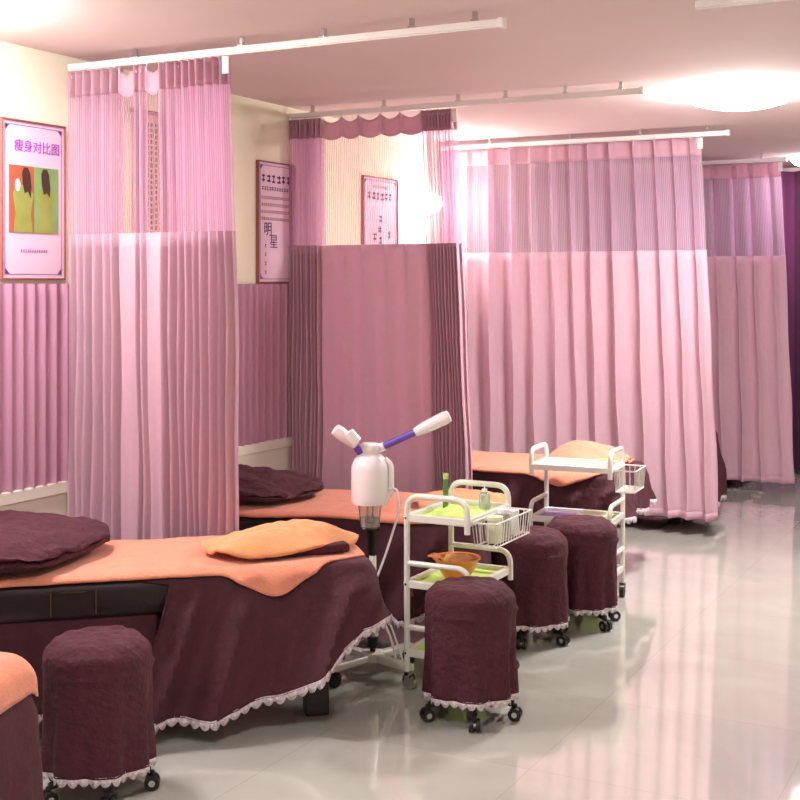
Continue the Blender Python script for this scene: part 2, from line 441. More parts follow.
# text scroll seen through the net of the nearest curtain
t = thing('wall_scroll', 'brown text scroll seen through the net of the nearest curtain', 'scroll', (XW, 4.99, 1.72), radians(90))
bm = bmesh.new(); box(bm, -.17, .17, -.012, -.002, 0, .78); obj('sheet', bm, 'scroll', t, False)
for z in (0, .78):
    bm = bmesh.new(); tube(bm, [(-.19, -.012, z), (.19, -.012, z)], .012); obj('rod', bm, 'frame', t)
bm = bmesh.new(); rr = random.Random(5)
for c in range(9):
    z = .73
    while z > .05:
        hh = rr.uniform(.014, .024); box(bm, -.15 + c * .034, -.15 + c * .034 + .02, -.0135, -.0118, z - hh, z); z -= hh + .009
obj('lettering', bm, 'scroll_ink', t, False)

# ------------------------------------------------------------------ beds
HB = .6
def nz(x, y, z=0): return noise.noise(Vector((x, y, z)))
def rrect(L0, L1, hw, r, n):
    """open path near side -> foot -> far side, starting at x=L0; returns points, outward normals, arclength"""
    pts = []; st = .02
    N = max(2, int((L1 - r - L0) / st))
    for i in range(N): pts.append(((L0 + (L1 - r - L0) * i / N, -hw), (0, -1)))
    for i in range(9):
        a = -pi / 2 + pi / 2 * i / 8; pts.append(((L1 - r + r * cos(a), -hw + r + r * sin(a)), (cos(a), sin(a))))
    N2 = int((2 * hw - 2 * r) / st)
    for i in range(1, N2): pts.append(((L1, -hw + r + (2 * hw - 2 * r) * i / N2), (1, 0)))
    for i in range(9):
        a = pi / 2 * i / 8; pts.append(((L1 - r + r * cos(a), hw - r + r * sin(a)), (cos(a), sin(a))))
    for i in range(1, N + 1): pts.append(((L1 - r - (L1 - r - L0) * i / N, hw), (0, 1)))
    return pts

def lace_strip(path, parent, n_per=.045, hgt=.03):
    """scalloped lace ribbon hung below a hem; path = list of points"""
    bm = bmesh.new(); s = 0; prev = None; top = []; bot = []
    for p in path:
        if prev is not None: s += (p - prev).length
        prev = p
        sc = abs(sin(pi * s / n_per))
        top.append(bm.verts.new(p + Vector((0, 0, .006)))); bot.append(bm.verts.new(p - Vector((0, 0, hgt * (.25 + .75 * sc ** .6)))))
    for i in range(len(top) - 1): bm.faces.new((top[i], top[i + 1], bot[i + 1], bot[i]))
    return obj('lace_trim', bm, 'lace', parent, solid=.003)
def resample(pts, st):
    out = [pts[0]]; acc = 0
    for a, b in zip(pts, pts[1:]):
        d = (b - a).length
        if d == 0: continue
        k = st - acc
        while k <= d: out.append(a + (b - a) * (k / d)); k += st
        acc = (acc + d) % st
    return out

def make_bed(loc, rz, L, hem, seed, label, xs=.0, plate=True):
    t = thing('massage_bed', label, 'massage bed', loc, rz, 'maroon covered massage beds')
    hw = .33
    bm = bmesh.new(); box(bm, .02, L - .02, -hw - .005, hw + .005, .45, HB, .05); obj('mattress', bm, 'vinyl', t)
    bm = bmesh.new(); box(bm, .06, L - .05, -hw + .05, hw - .05, .40, .46, .01); obj('bed_frame', bm, 'black_metal', t, False)
    for x in (.2, L - .19):
        for y in (-.17, .17):
            bm = bmesh.new(); box(bm, x - .045, x + .045, y - .045, y + .045, .0, .405, .008); obj('leg', bm, 'black_metal', t, False)
    if plate:
        bm = bmesh.new(); x = L - 1.17; y = -hw - .012; a, b = .15, .085
        for (p, q, r_, s_) in ((x, x + .004, .47, .47 + b), (x + a, x + a + .004, .47, .47 + b)):
            box(bm, p, q, y - .003, y + .012, r_, s_)
        box(bm, x, x + a, y - .003, y + .012, .47 + b, .474 + b)
        box(bm, x + .006, x + a - .002, y - .001, y + .012, .474, .468 + b, .002)
        pk = obj('side_pocket', bm, 'vinyl', t, False)
        bm = bmesh.new()
        for p in (x - .004, x + a + .002): box(bm, p, p + .004, y - .006, y - .002, .475, .475 + b)
        box(bm, x + .03, x + a - .03, y - .006, y - .002, .470 + b, .473 + b)
        obj('piping', bm, 'gold', pk, False)
    # narrow valance under the head half
    split = L - .86
    def valance(sgn):
        bm = bmesh.new(); n = 90; hemp = []
        def fn(u, v):
            x = .03 + u * (split - .03 + .06); z = .47 - v * (.47 - .12)
            f = .004 + .022 * v * (.5 + .5 * sin(x * 46 + 3 * sin(x * 9 + seed)))
            return Vector((x, sgn * (hw - .03 + f), z))
        grid(bm, fn, n, 10); v = obj('valance', bm, 'maroon', t, solid=.003)
        lace_strip(resample([fn(i / n, 1) for i in range(n + 1)], .006), v)
    valance(-1); valance(1)
    # cloth cover over the foot half
    path = rrect(split, L + .012, hw + .012, .06, 0)
    S = [0]
    for a, b in zip(path, path[1:]): S.append(S[-1] + math.hypot(b[0][0] - a[0][0], b[0][1] - a[0][1]))
    nP = len(path); tot = S[-1]
    zt = HB + .006
    rnd = random.Random(seed); ph = [rnd.uniform(0, 6.28) for _ in range(6)]
    def fold(s, x, y):
        b = 1 - abs(sin(s * 13 + 1.3 * sin(s * 5 + ph[0]) + ph[1])); b2 = .5 + .5 * sin(s * 51 + ph[2] + 2 * sin(s * 4.4 + ph[3]))
        return .085 * b ** 1.3 + .018 * b2 * b2
    def sideshape(i, v):
        (x, y), (nx, ny) = path[i]; s = S[i]
        zb = hem(x, y)
        if v < .12:                                   # rounded shoulder
            a = v / .12 * pi / 2; r = .035
            return Vector((x - nx * r * (1 - sin(a)), y - ny * r * (1 - sin(a)), zt - r * (1 - cos(a))))
        k = (v - .12) / .88; z = (zt - .035) + (zb - (zt - .035)) * k
        # swing folds sideways so that they run obliquely
        sh = fold(s + .16 * k, x, y)
        ft = max(0, nx); flare = .012 + (.055 - .035 * ft) * k ** 1.3 + (.018 * k if abs(nx * ny) > .05 else 0); sh_s = 1 - .6 * ft
        wr = .006 * nz(x * 9 + seed, y * 9, z * 7)
        o = flare * (.35 + .65 * min(1, k * 2)) + sh * sh_s * min(1, k * 4) * (.5 + .5 * k) + wr
        x += .13 * (.8 - k) * math.exp(-max(0, s if s < tot / 2 else tot - s) / .09)
        return Vector((x + nx * o, y + ny * o, z + .01 * sin(s * 19) * k))
    bm = bmesh.new(); nv = 30
    vs = [[bm.verts.new(sideshape(i, j / nv)) for i in range(nP)] for j in range(nv + 1)]
    for j in range(nv):
        for i in range(nP - 1): bm.faces.new((vs[j][i], vs[j][i + 1], vs[j + 1][i + 1], vs[j + 1][i]))
    # top patch: fan the first row inward
    inner = [bm.verts.new((max(split, min(p[0][0], L - .2)), p[0][1] * .2, zt + .001)) for p in path]
    for i in range(nP - 1):
        try: bm.faces.new((inner[i], inner[i + 1], vs[0][i + 1], vs[0][i]))
        except Exception: pass
    cov = obj('cover', bm, 'maroon', t, solid=.004)
    hp = resample([sideshape(i, 1) for i in range(nP)], .006)
    lace_strip(hp, cov)
    return t

def drape_sheet(name, loc, rz, L, x0, x1, near, far, label, cat, group, m='orange', seed=0, base=HB + .012, foot=0):
    """sheet lying on the bed; near(x)/far(x) = y of its edge, beyond +-hw it hangs down the side"""
    hw = .352; r = .04
    def S(u, v):
        x = x0 + u * (x1 - x0)
        a, b = near(x), far(x); w = a + (b - a) * v
        z = base + .004 * nz(x * 5 + seed, w * 5) + .003 * nz(x * 14, w * 14, seed)
        xx = x
        sg = -1 if w < 0 else 1; q = abs(w) - (hw - r)
        if q > 0:
            an = min(q / r, pi / 2)
            y = sg * (hw - r + r * sin(an)); z -= r * (1 - cos(an))
            if q > r * pi / 2:
                d = q - r * pi / 2; z -= d; y += sg * (.022 + .14 * d + .01 * sin(x * 40))
            else: y += sg * .022 * (q / (r * pi / 2)) ** 2
            w = y
        if foot and xx > L - .05:
            d = xx - (L - .05); rr_ = .075; an = min(d / rr_, pi / 2)
            xx = L - .05 + rr_ * sin(an); z -= rr_ * (1 - cos(an)) + max(0, d - rr_ * pi / 2)
            xx += .08 * max(0, d - rr_ * pi / 2)
        return Vector((xx, w, z))
    bm = bmesh.new(); grid(bm, S, 110, 60)
    o = obj(name, bm, m, solid=.007)
    o.location = loc; o.rotation_euler = (0, 0, rz)
    return tag(o, label, cat, group)

def lump(name, loc, rz, c, size, crz, label, cat, m, group, seed, crease=True):
    """soft folded quilt / pillow, resting on the bed"""
    bm = bmesh.new(); bmesh.ops.create_icosphere(bm, subdivisions=5, radius=1)
    R = Matrix.Rotation(crz, 3, 'Z')
    for v in bm.verts:
        p = v.co.normalized(); e = lambda q, k: math.copysign(abs(q) ** k, q)
        x, y, z = e(p.x, .62) * size[0] / 2, e(p.y, .62) * size[1] / 2, e(p.z, .8)
        zz = (z * .5 + .5) * size[2]
        zz *= 1 - .35 * (p.x * .5 + .5) + .12 * nz(p.x * 2 + seed, p.y * 2)
        if z > -.3:
            zz += .016 * nz(x * 11 + seed, y * 11, z * 3) + .008 * nz(x * 26, y * 26, seed)
        if crease:
            g = abs(z - .05 - .25 * nz(x * 4 + seed, y * 4)) ; k = max(0, 1 - g / .16)
            x *= 1 - .09 * k; y *= 1 - .09 * k
            gg = abs(y - .05 + .1 * sin(x * 5)); kk = max(0, 1 - gg / .05)
            if z > 0: zz -= .022 * kk
        q = R @ Vector((x, y, 0)); v.co = Vector((c[0] + q.x, c[1] + q.y, HB + .022 + max(0, zz)))
    o = obj(name, bm, m); o.location = loc; o.rotation_euler = (0, 0, rz)
    return tag(o, label, cat, group)

def bump_towel(name, loc, rz, outline, hgt, m, label, seed=0, lining=None, tagpos=None, group=None, z0=HB + .03):
    """rumpled folded towel: outline = function(angle)->(x, y) in bed space"""
    t = thing(name, label, 'towel', loc, rz, group)
    def dome(name, m, hg, sc, zz, th):
        bm = bmesh.new(); cx = sum(outline(a / 24 * 2 * pi)[0] for a in range(24)) / 24; cy = sum(outline(a / 24 * 2 * pi)[1] for a in range(24)) / 24
        NA, NR = 96, 22; c = bm.verts.new((cx, cy, zz + hg)); rings = []
        for j in range(1, NR + 1):
            r = j / NR; ring = []
            for i in range(NA):
                a = i / NA * 2 * pi; ox, oy = outline(a)
                x = cx + (ox - cx) * r * sc; y = cy + (oy - cy) * r * sc
                hh = hg * (1 - r ** 2.2) ** .8 * (1 + .25 * sin(x * 9 + seed) * cos(y * 8))
                z = zz + hh + .012 * nz(x * 9 + seed, y * 12) * (1 - r ** 4) + .006 * nz(x * 25, y * 25, seed)
                z += .012 * (1 + sin(a * 5 + seed)) * r ** 6
                ring.append(bm.verts.new((x, y, max(HB + .022, z))))
            rings.append(ring)
        for i in range(NA): bm.faces.new((c, rings[0][i], rings[0][(i + 1) % NA]))
        for A, B in zip(rings, rings[1:]):
            for i in range(NA): bm.faces.new((A[i], B[i], B[(i + 1) % NA], A[(i + 1) % NA]))
        return obj(name, bm, m, t, solid=th)
    dome('upper_fold', m, hgt, 1, z0, .010)
    if lining:
        cx, cy, a, b, rzz = lining
        bm = bmesh.new(); mtx = Matrix.Translation((cx, cy, HB + .035)) @ Matrix.Rotation(rzz, 4, 'Z')
        box(bm, -a / 2, a / 2, -b / 2, b / 2, -.013, .022, .012, mtx); obj('lining', bm, 'maroon_fuzzy', t)
    if tagpos:
        bm = bmesh.new(); mtx = Matrix.Translation(tagpos) @ Matrix.Rotation(radians(-30), 4, 'Z') @ Matrix.Rotation(radians(55), 4, 'X')
        box(bm, -.022, .022, -.008, .008, -.001, .001, 0, mtx); obj('care_tag', bm, 'tape_white', t, False)
    return t

def place(fx, fy, ang, L, sc=1):
    """foot-near corner at (fx, fy), bed axis at ang degrees -> head centre location"""
    a = radians(ang); ux, uy = cos(a), sin(a); nx, ny = -sin(a), cos(a)
    return (fx - ux * L + nx * .35 * sc, fy - uy * L + ny * .35 * sc, 0), a

def hemA(L):
    def h(x, y):
        t = max(0, L - x)
        if y > -.25: return .38 - .20 * min(1, max(0, t - .05) / .5)
        return .085 + .315 * math.exp(-(t / .26) ** 1.25)
    return h
def hemB(L):
    def h(x, y):
        t = max(0, L - x)
        return .165 + .10 * math.exp(-(t / .15) ** 1.3) if y < -.25 else .24
    return h
GR_S, GR_P = 'orange sheets on the massage beds', 'maroon pillows at the bed heads'
# bed 1 (front)
L1 = 1.66; loc, a = place(-2.29, 4.15, 42, L1, .91)
make_bed(loc, a, L1, hemA(L1), 2, 'large front massage bed at an angle, maroon cover with rising lace hem')
def near1(x):
    t = L1 - x
    y = -.354
    k = max(0, 1 - abs(t - .38) / .21); y -= .085 * (k * k * (3 - 2 * k))
    if t < .22: y += (.22 - t) ** 1 * .55
    return y
drape_sheet('bed_sheet', loc, a, L1, .0, L1 - .01, near1, lambda x: .36, 'orange sheet with a drooping corner on the large front bed', 'bed sheet', GR_S, seed=1)
lump('pillow', loc, a, (.33, -.0), (.62, .80, .155), radians(-28), 'rumpled maroon pillow at far left on the large front bed', 'pillow', 'maroon_fuzzy', GR_P, 3)
def out1(an):
    # elongated, pointed at both ends
    c, s = cos(an), sin(an); r = 1 + .10 * sin(3 * an + 1)
    x = L1 - .33 + .30 * r * math.copysign(abs(c) ** .8, c); y = -.08 + .17 * r * math.copysign(abs(s) ** .9, s)
    return x, y - .06 * (.4 - (x - L1 + .33))
bump_towel('folded_towel', loc, a, out1, .085, 'orange2', 'crumpled orange towel with maroon lining and white tag on the front bed', 1,
           lining=(L1 - .24, -.185, .34, .11, radians(6)), tagpos=(L1 - .36, -.245, HB + .05), group='folded towels on the beds')
for o in COL.objects:
    if o.parent is None and (o.location - Vector(loc)).length < 1e-4: o.scale.y = .91
# bed 2
L2 = 1.56; loc, a = place(-2.32, 5.13, 14, L2)
make_bed(loc, a, L2, hemB(L2), 7, 'second massage bed, dark side panel visible between facial steamer and first trolley')
drape_sheet('bed_sheet', loc, a, L2, .0, L2 - .02, lambda x: -.352 + .006 * sin(x * 9), lambda x: .33, 'orange sheet on the second bed, behind the facial steamer', 'bed sheet', GR_S, seed=4)
lump('pillow', loc, a, (.34, .04), (.74, .60, .13), radians(-24), 'maroon pillow between the nearest curtain and the facial steamer', 'pillow', 'maroon_fuzzy', GR_P, 9)
def out2(an):
    c, s = cos(an), sin(an)
    return L2 - .13 + .21 * (1 + .12 * sin(3 * an)) * c, -.03 + .28 * s
bump_towel('folded_towel', loc, a, out2, .055, 'orange2', 'pale orange towel folded on the second bed, behind the first trolley', 5, group='folded towels on the beds')
for o in COL.objects:
    if o.parent is None and (o.location - Vector(loc)).length < 1e-4: o.scale.z = .97
# bed 3
L3 = 1.74; loc, a = place(-2.12, 6.60, 5, L3)
make_bed(loc, a, L3, hemA(L3), 12, 'third massage bed behind the farther trolley, in front of the wide pale curtain')
def near3(x):
    t = L3 - x; k = max(0, 1 - abs(t - .33) / .2)
    return -.352 - .055 * (k * k * (3 - 2 * k)) + (.5 * (.16 - t) if t < .16 else 0)
drape_sheet('bed_sheet', loc, a, L3, .0, L3 - .06, near3, lambda x: .33, 'orange sheet on the third bed, seen over the farther trolley', 'bed sheet', GR_S, seed=7)
def out3(an):
    c, s = cos(an), sin(an)
    return L3 - .27 + .24 * c, .05 + .27 * (1 + .1 * sin(2 * an)) * s
bump_towel('folded_towel', loc, a, out3, .09, 'orange', 'orange towel heaped on the foot of the third bed', 8, group='folded towels on the beds')
# bed 4 (peeks out beside curtain 3) and bed 5 (under curtain 4)
L4 = 1.64; loc, a = place(-2.17, 8.47, 3, L4)
make_bed(loc, a, L4, lambda x, y: .13, 15, 'maroon massage bed end peeking out right of the wide pale curtain')
L5 = 1.6; loc, a = place(-2.34, 10.36, 0, L5)
make_bed(loc, a, L5, lambda x, y: .15, 18, 'dark massage bed behind the farthest curtain, base showing under its hem')
# bed 0 (bottom-left corner)
L0 = 1.33; a0 = 14
loc, a = place(-2.39, 1.955, a0, L0)
make_bed(loc, a, L0, lambda x, y: .12, 21, 'massage bed corner at the bottom left edge of the photo', plate=False)
drape_sheet('bed_sheet', loc, a, L0, .0, L0 + .10, lambda x: -.35, lambda x: .352, 'orange sheet on the bed corner at bottom left', 'bed sheet', GR_S, seed=9, foot=1, base=HB + .022)

# ------------------------------------------------------------------ stools
def make_stool(loc, rz, label, sc=1):
    t = thing('stool', label, 'stool', loc, rz, 'maroon covered stools')
    H = .50; R = .152
    def prof(an, v):
        # v 0 centre top .. 1 hem
        if v < .3:
            k = v / .3; r = R * k; z = H + .008 * (1 - k ** 2) + .010 * nz(r * cos(an) * 22, r * sin(an) * 22, 3)
            if k > .85: z -= .02 * ((k - .85) / .15) ** 2
        elif v < .4:
            k = (v - .3) / .1; aa = k * pi / 2; r = R + .02 * sin(aa); z = H - .02 - .035 * (1 - cos(aa)) 
        else:
            k = (v - .4) / .6; f = .5 + .5 * sin(an * 9 + 1.2 * sin(an * 2) + .8 * k)
            f2 = .5 + .5 * sin(an * 17 + 2)
            r = R + .02 - .012 * k + .022 * k * f + .008 * k * f2 - .004 * sin(pi * k)
            r += .006 * math.exp(-((k - .10) / .03) ** 2) * (1 + sin(an * 3))
            z = H - .055 - k * (H - .055 - .105)
            r += .004 * nz(cos(an) * 3, sin(an) * 3, z * 14)
        return Vector((r * cos(an) * sc, r * sin(an) * sc, z))
    bm = bmesh.new(); NA, NV = 96, 44
    rings = [[bm.verts.new(prof(2 * pi * i / NA, j / NV)) for i in range(NA)] for j in range(1, NV + 1)]
    c = bm.verts.new(prof(0, 0))
    for i in range(NA): bm.faces.new((c, rings[0][i], rings[0][(i + 1) % NA]))
    for A, B in zip(rings, rings[1:]):
        for i in range(NA): bm.faces.new((A[i], B[i], B[(i + 1) % NA], A[(i + 1) % NA]))
    cov = obj('seat_cover', bm, 'maroon_fuzzy', t, solid=.004)
    lace_strip(resample([prof(2 * pi * i / NA, 1) for i in range(NA + 1)], .005), cov, .036, .026)
    bm = bmesh.new(); lathe(bm, [(.0, .44), (.13, .44), (.14, .46), (.13, .485), (0, .485)], 24); obj('seat', bm, 'vinyl', t)
    bm = bmesh.new(); lathe(bm, [(.022, .07), (.022, .3), (.014, .3), (.014, .44)], 16); obj('gas_column', bm, 'chrome', t)
    bm = bmesh.new()
    for k in range(5):
        an = 2 * pi * k / 5; tube(bm, [(0, 0, .085), (.17 * cos(an), .17 * sin(an), .062)], [.02, .013], 8)
    obj('base', bm, 'black', t)
    for k in range(5):
        an = 2 * pi * k / 5; x, y = .175 * cos(an), .175 * sin(an)
        bm = bmesh.new()
        for s in (-.013, .013):
            q = Vector((-sin(an) * s, cos(an) * s, 0))
            d = Vector((-sin(an), cos(an), 0)) * .008
            tube(bm, [Vector((x, y, .025)) + q - d, Vector((x, y, .025)) + q + d], .025, 14)
        tube(bm, [(x, y, .025), (x, y, .062)], .008, 8)
        w = obj('caster', bm, 'black', t)
        b2 = bmesh.new(); q = Vector((-sin(an), cos(an), 0)) * .0225
        tube(b2, [Vector((x, y, .025)) - q, Vector((x, y, .025)) + q], .011, 10); obj('hub', b2, 'chrome', w)
    return t
st = make_stool((-2.0, 4.39, 0), .2, 'maroon stool in front of the first white trolley')
GS = 'maroon covered stools'
dup(st, (-2.185, 5.47, 0), 1.1, 'maroon stool behind the first trolley, left one of the adjoining pair', GS)
dup(st, (-2.07, 5.85, 0), 2.0, 'maroon stool nearest the farther trolley, right one of the adjoining pair', GS)
dup(st, (-2.775, 3.17, 0), .6, 'dim maroon stool beside the front bed at the lower left', GS)

# ------------------------------------------------------------------ trolleys
def make_trolley(loc, rz, label, mats, basket):
    """long axis = local y (0..W), posts at x=0, loops reach to x=D"""
    t = thing('trolley', label, 'trolley', loc, rz, 'white trolleys')
    W, D, r = .42, .27, .0125
    for y in (0, W):
        bm = bmesh.new()
        tube(bm, bend([(0, y, .07), (0, y, .79), (D, y, .79), (D, y, .655)], .06, 8), r, 12); post = obj('side_post', bm, 'white_metal', t)
        bm = bmesh.new(); tube(bm, bend([(0, y, .515), (D + .01, y, .515), (D + .01, y, .39)], .07, 8), r * .95, 12); obj('side_loop', bm, 'white_metal', t)
        bm = bmesh.new(); tube(bm, bend([(0, y, .255), (D + .01, y, .255), (D + .01, y, .07)], .07, 8), r * .95, 12); obj('side_loop', bm, 'white_metal', t)
        for z in (.70, .43, .15):
            bm = bmesh.new(); tube(bm, [(-.013, y, z), (-.016, y, z)], .006, 8); tube(bm, [(0, y - .0145, z), (0, y + .0145, z)], .005, 8)
            obj('screw', bm, 'chrome', post)
        for x in (0, D + .01):
            bm = bmesh.new(); tube(bm, [(x + .012, y - .011, .026), (x + .012, y + .011, .026)], .026, 18)
            c = obj('caster', bm, 'black' if y else 'chrome', t)
            bm = bmesh.new(); box(bm, x - .004, x + .016, y - .016, y - .012, .024, .07); box(bm, x - .004, x + .016, y + .012, y + .016, .024, .07); box(bm, x - .008, x + .016, y - .016, y + .016, .058, .075, .003)
            obj('fork', bm, 'chrome', c, False)
    for z, m in zip((.70, .43, .15), mats):
        bm = bmesh.new(); e = .011
        for (a, b, c, d) in ((-e, e, 0, W), (D - e, D + e, 0, W), (0, D, -e + .004, e), (0, D, W - e, W + e - .004)):
            box(bm, a, b, c, d, z - .015, z + .015, .004)
        tr_ = obj('tray', bm, 'white_metal', t, False)
        bm = bmesh.new(); box(bm, e, D - e, e, W - e, z - .012, z - .004); obj('tray_mat', bm, m, tr_, False)
    # wire basket
    bm = bmesh.new()
    if basket == 'front': bx0, bx1, by0, by1 = D + .013, D + .115, .02, W - .02
    else: bx0, bx1, by0, by1 = .02, D - .02, -.125, -.015
    if basket == 'front': zt, zb_ = .70, .605
    else: zt, zb_ = .70, .59
    s = .008
    loopT = [(bx0, by0, zt), (bx1, by0, zt), (bx1, by1, zt), (bx0, by1, zt), (bx0, by0, zt)]
    loopB = [(bx0 + s, by0 + s, zb_), (bx1 - s, by0 + s, zb_), (bx1 - s, by1 - s, zb_), (bx0 + s, by1 - s, zb_), (bx0 + s, by0 + s, zb_)]
    tube(bm, loopT, .004, 6); tube(bm, loopB, .0035, 6)
    def wires(a, b, a2, b2, n):
        for k in range(n + 1):
            u = k / n; p = Vector(a).lerp(Vector(b), u); q = Vector(a2).lerp(Vector(b2), u); tube(bm, [p, q], .002, 5)
    n1 = max(3, round((by1 - by0) / .03)); n2 = max(3, round((bx1 - bx0) / .03))
    wires(loopT[1], loopT[2], loopB[1], loopB[2], n1); wires(loopT[0], loopT[3], loopB[0], loopB[3], n1)
    wires(loopT[0], loopT[1], loopB[0], loopB[1], n2); wires(loopT[3], loopT[2], loopB[3], loopB[2], n2)
    wires(loopB[0], loopB[1], loopB[3], loopB[2], n2)
    obj('wire_basket', bm, 'white_metal', t)
    return t
c1 = (-2.36, 4.56, 0)
make_trolley(c1, 0, 'nearer white three-tier trolley with green tray mats and orange bowl', ('green', 'green', 'green'), 'front')
# farther trolley: its long axis runs towards the image left
a2 = radians(92); c2 = (-2.045, 6.44, 0)
def c2p(x, y, z): return (c2[0] + (-cos(a2)) * 0 + (Matrix.Rotation(a2 + 0, 3, 'Z') @ Vector((x, y, 0))).x, c2[1] + (Matrix.Rotation(a2, 3, 'Z') @ Vector((x, y, 0))).y, z)
def make_trolley2():
    t = make_trolley(c2, radians(-86), 'farther white three-tier trolley with purple mat beside the third bed', ('white_metal', 'purple_mat', 'green'), 'end')
    return t
t2 = make_trolley2()
# local frame of trolley 2: local +x (loops) -> towards the camera, local +y (long axis) -> world +X ; origin is its left post
R2 = radians(-86)
t2.location = (-2.47, 6.42, 0)
# the basket sits at local -y; mirror the trolley so that the basket hangs at the right-hand end
t2.scale = (1, 1, 1)
for c in kids(t2):
    if c.name.startswith('wire_basket'):
        for v in c.data.vertices: v.co.y = .42 - v.co.y
        c.data.flip_normals()
def q2(x, y, z):
    v = Matrix.Rotation(R2, 3, 'Z') @ Vector((x, y, 0)); return (t2.location.x + v.x, t2.location.y + v.y, z)
def q1(x, y, z): return (c1[0] + x, c1[1] + y, z)

# ------------------------------------------------------------------ small items on the trolleys
def bottle(loc, r, h, m, label, capm='white_plastic', neck=.4, name='bottle', cat='bottle', pump=False):
    t = thing(name, label, cat, loc)
    bm = bmesh.new(); lathe(bm, [(0, 0), (r * .9, 0), (r, .006), (r, h * .68), (r * .8, h * .78), (r * neck, h * .84), (r * neck, h * .9), (0, h * .9)], 24); obj('body', bm, m, t)
    bm = bmesh.new(); lathe(bm, [(0, h * .86), (r * neck * 1.25, h * .86), (r * neck * 1.25, h), (0, h)], 18)
    if pump:
        tube(bm, bend([(0, 0, h), (0, 0, h + .025), (.028, 0, h + .022)], .006, 3), .003, 6)
    obj('cap', bm, capm, t); return t
zt1 = .696
bottle(q1(.045, .27, zt1), .012, .15, 'green_bottle', 'tall slim green bottle standing on the nearer trolley', 'green_cap', .8)
bottle(q1(.19, .35, zt1), .024, .085, 'clear', 'small clear pump bottle on the top tray of the nearer trolley', 'white_plastic', pump=True)
bottle(q1(.335, .12, .609), .034, .105, 'cream', 'pale cream jar in the wire basket of the nearer trolley', 'cream', .85, 'jar', 'jar')
bottle(q1(.335, .215, .609), .03, .12, 'clear', 'clear plastic bottle in the wire basket of the nearer trolley', 'white_plastic', .7)
bottle(q1(.335, .31, .609), .028, .10, 'white_plastic', 'white tub at the far end of the nearer trolley basket', 'white_plastic', .8, 'tub', 'tub')
# crumpled green cloth on the nearer trolley top tray
bm = bmesh.new()
def gc(u, v):
    x, y = -.095 + .19 * u, -.12 + .24 * v; e = min(u, 1 - u, v, 1 - v) * 5
    return Vector((x, y, .003 + min(1, e) * (.016 + .013 * nz(x * 22, y * 22, 2))))
grid(bm, gc, 40, 50); o = obj('cloth', bm, 'green', solid=.003); o.location = q1(.135, .17, zt1)
tag(o, 'crumpled green cloth lying in the top tray of the nearer trolley', 'cloth')
# orange bowl
t = thing('bowl', 'orange plastic bowl on the middle shelf of the nearer trolley', 'bowl', q1(.13, .20, .428))
bm = bmesh.new(); lathe(bm, [(0, 0), (.05, 0), (.056, .01), (.078, .04), (.092, .078), (.102, .082), (.102, .087), (.088, .084), (.072, .042), (.05, .014), (0, .012)], 36); obj('body', bm, 'bowl', t)
bm = bmesh.new(); box(bm, -.122, -.095, -.03, .03, .079, .087, .003); obj('lip_handle', bm, 'bowl', t)
bm = bmesh.new()
def rag(u, v):
    x, y = -.065 + .13 * u, -.065 + .13 * v; return Vector((x, y, .062 + .02 * nz(x * 30, y * 30, 5) + .012 * cos(14 * x)))
bmx = bmesh.new(); grid(bmx, rag, 30, 30); o = obj('washcloth', bmx, 'orange2', solid=.005)
o.location = q1(.13, .20, .435); tag(o, 'orange washcloth crumpled inside the orange bowl', 'cloth')
# farther trolley items
t = thing('tissue_box', 'small white box on the right end of the farther trolley top', 'box', q2(.12, .345, .696), R2)
bm = bmesh.new(); box(bm, -.05, .05, -.045, .045, 0, .035, .004); obj('body', bm, 'white_plastic', t)
bm = bmesh.new(); box(bm, -.02, .02, -.03, .03, .035, .041, .002); obj('flap', bm, 'green', t)
t = thing('cloth', 'flat pale green folded cloth on the middle shelf of the farther trolley', 'cloth', q2(.14, .30, .428), R2)
bm = bmesh.new(); box(bm, -.09, .09, -.10, .10, 0, .014, .006); obj('lower_fold', bm, 'green', t)
bm = bmesh.new(); box(bm, -.085, .07, -.08, .08, .014, .026, .005); obj('upper_fold', bm, 'cream', t)

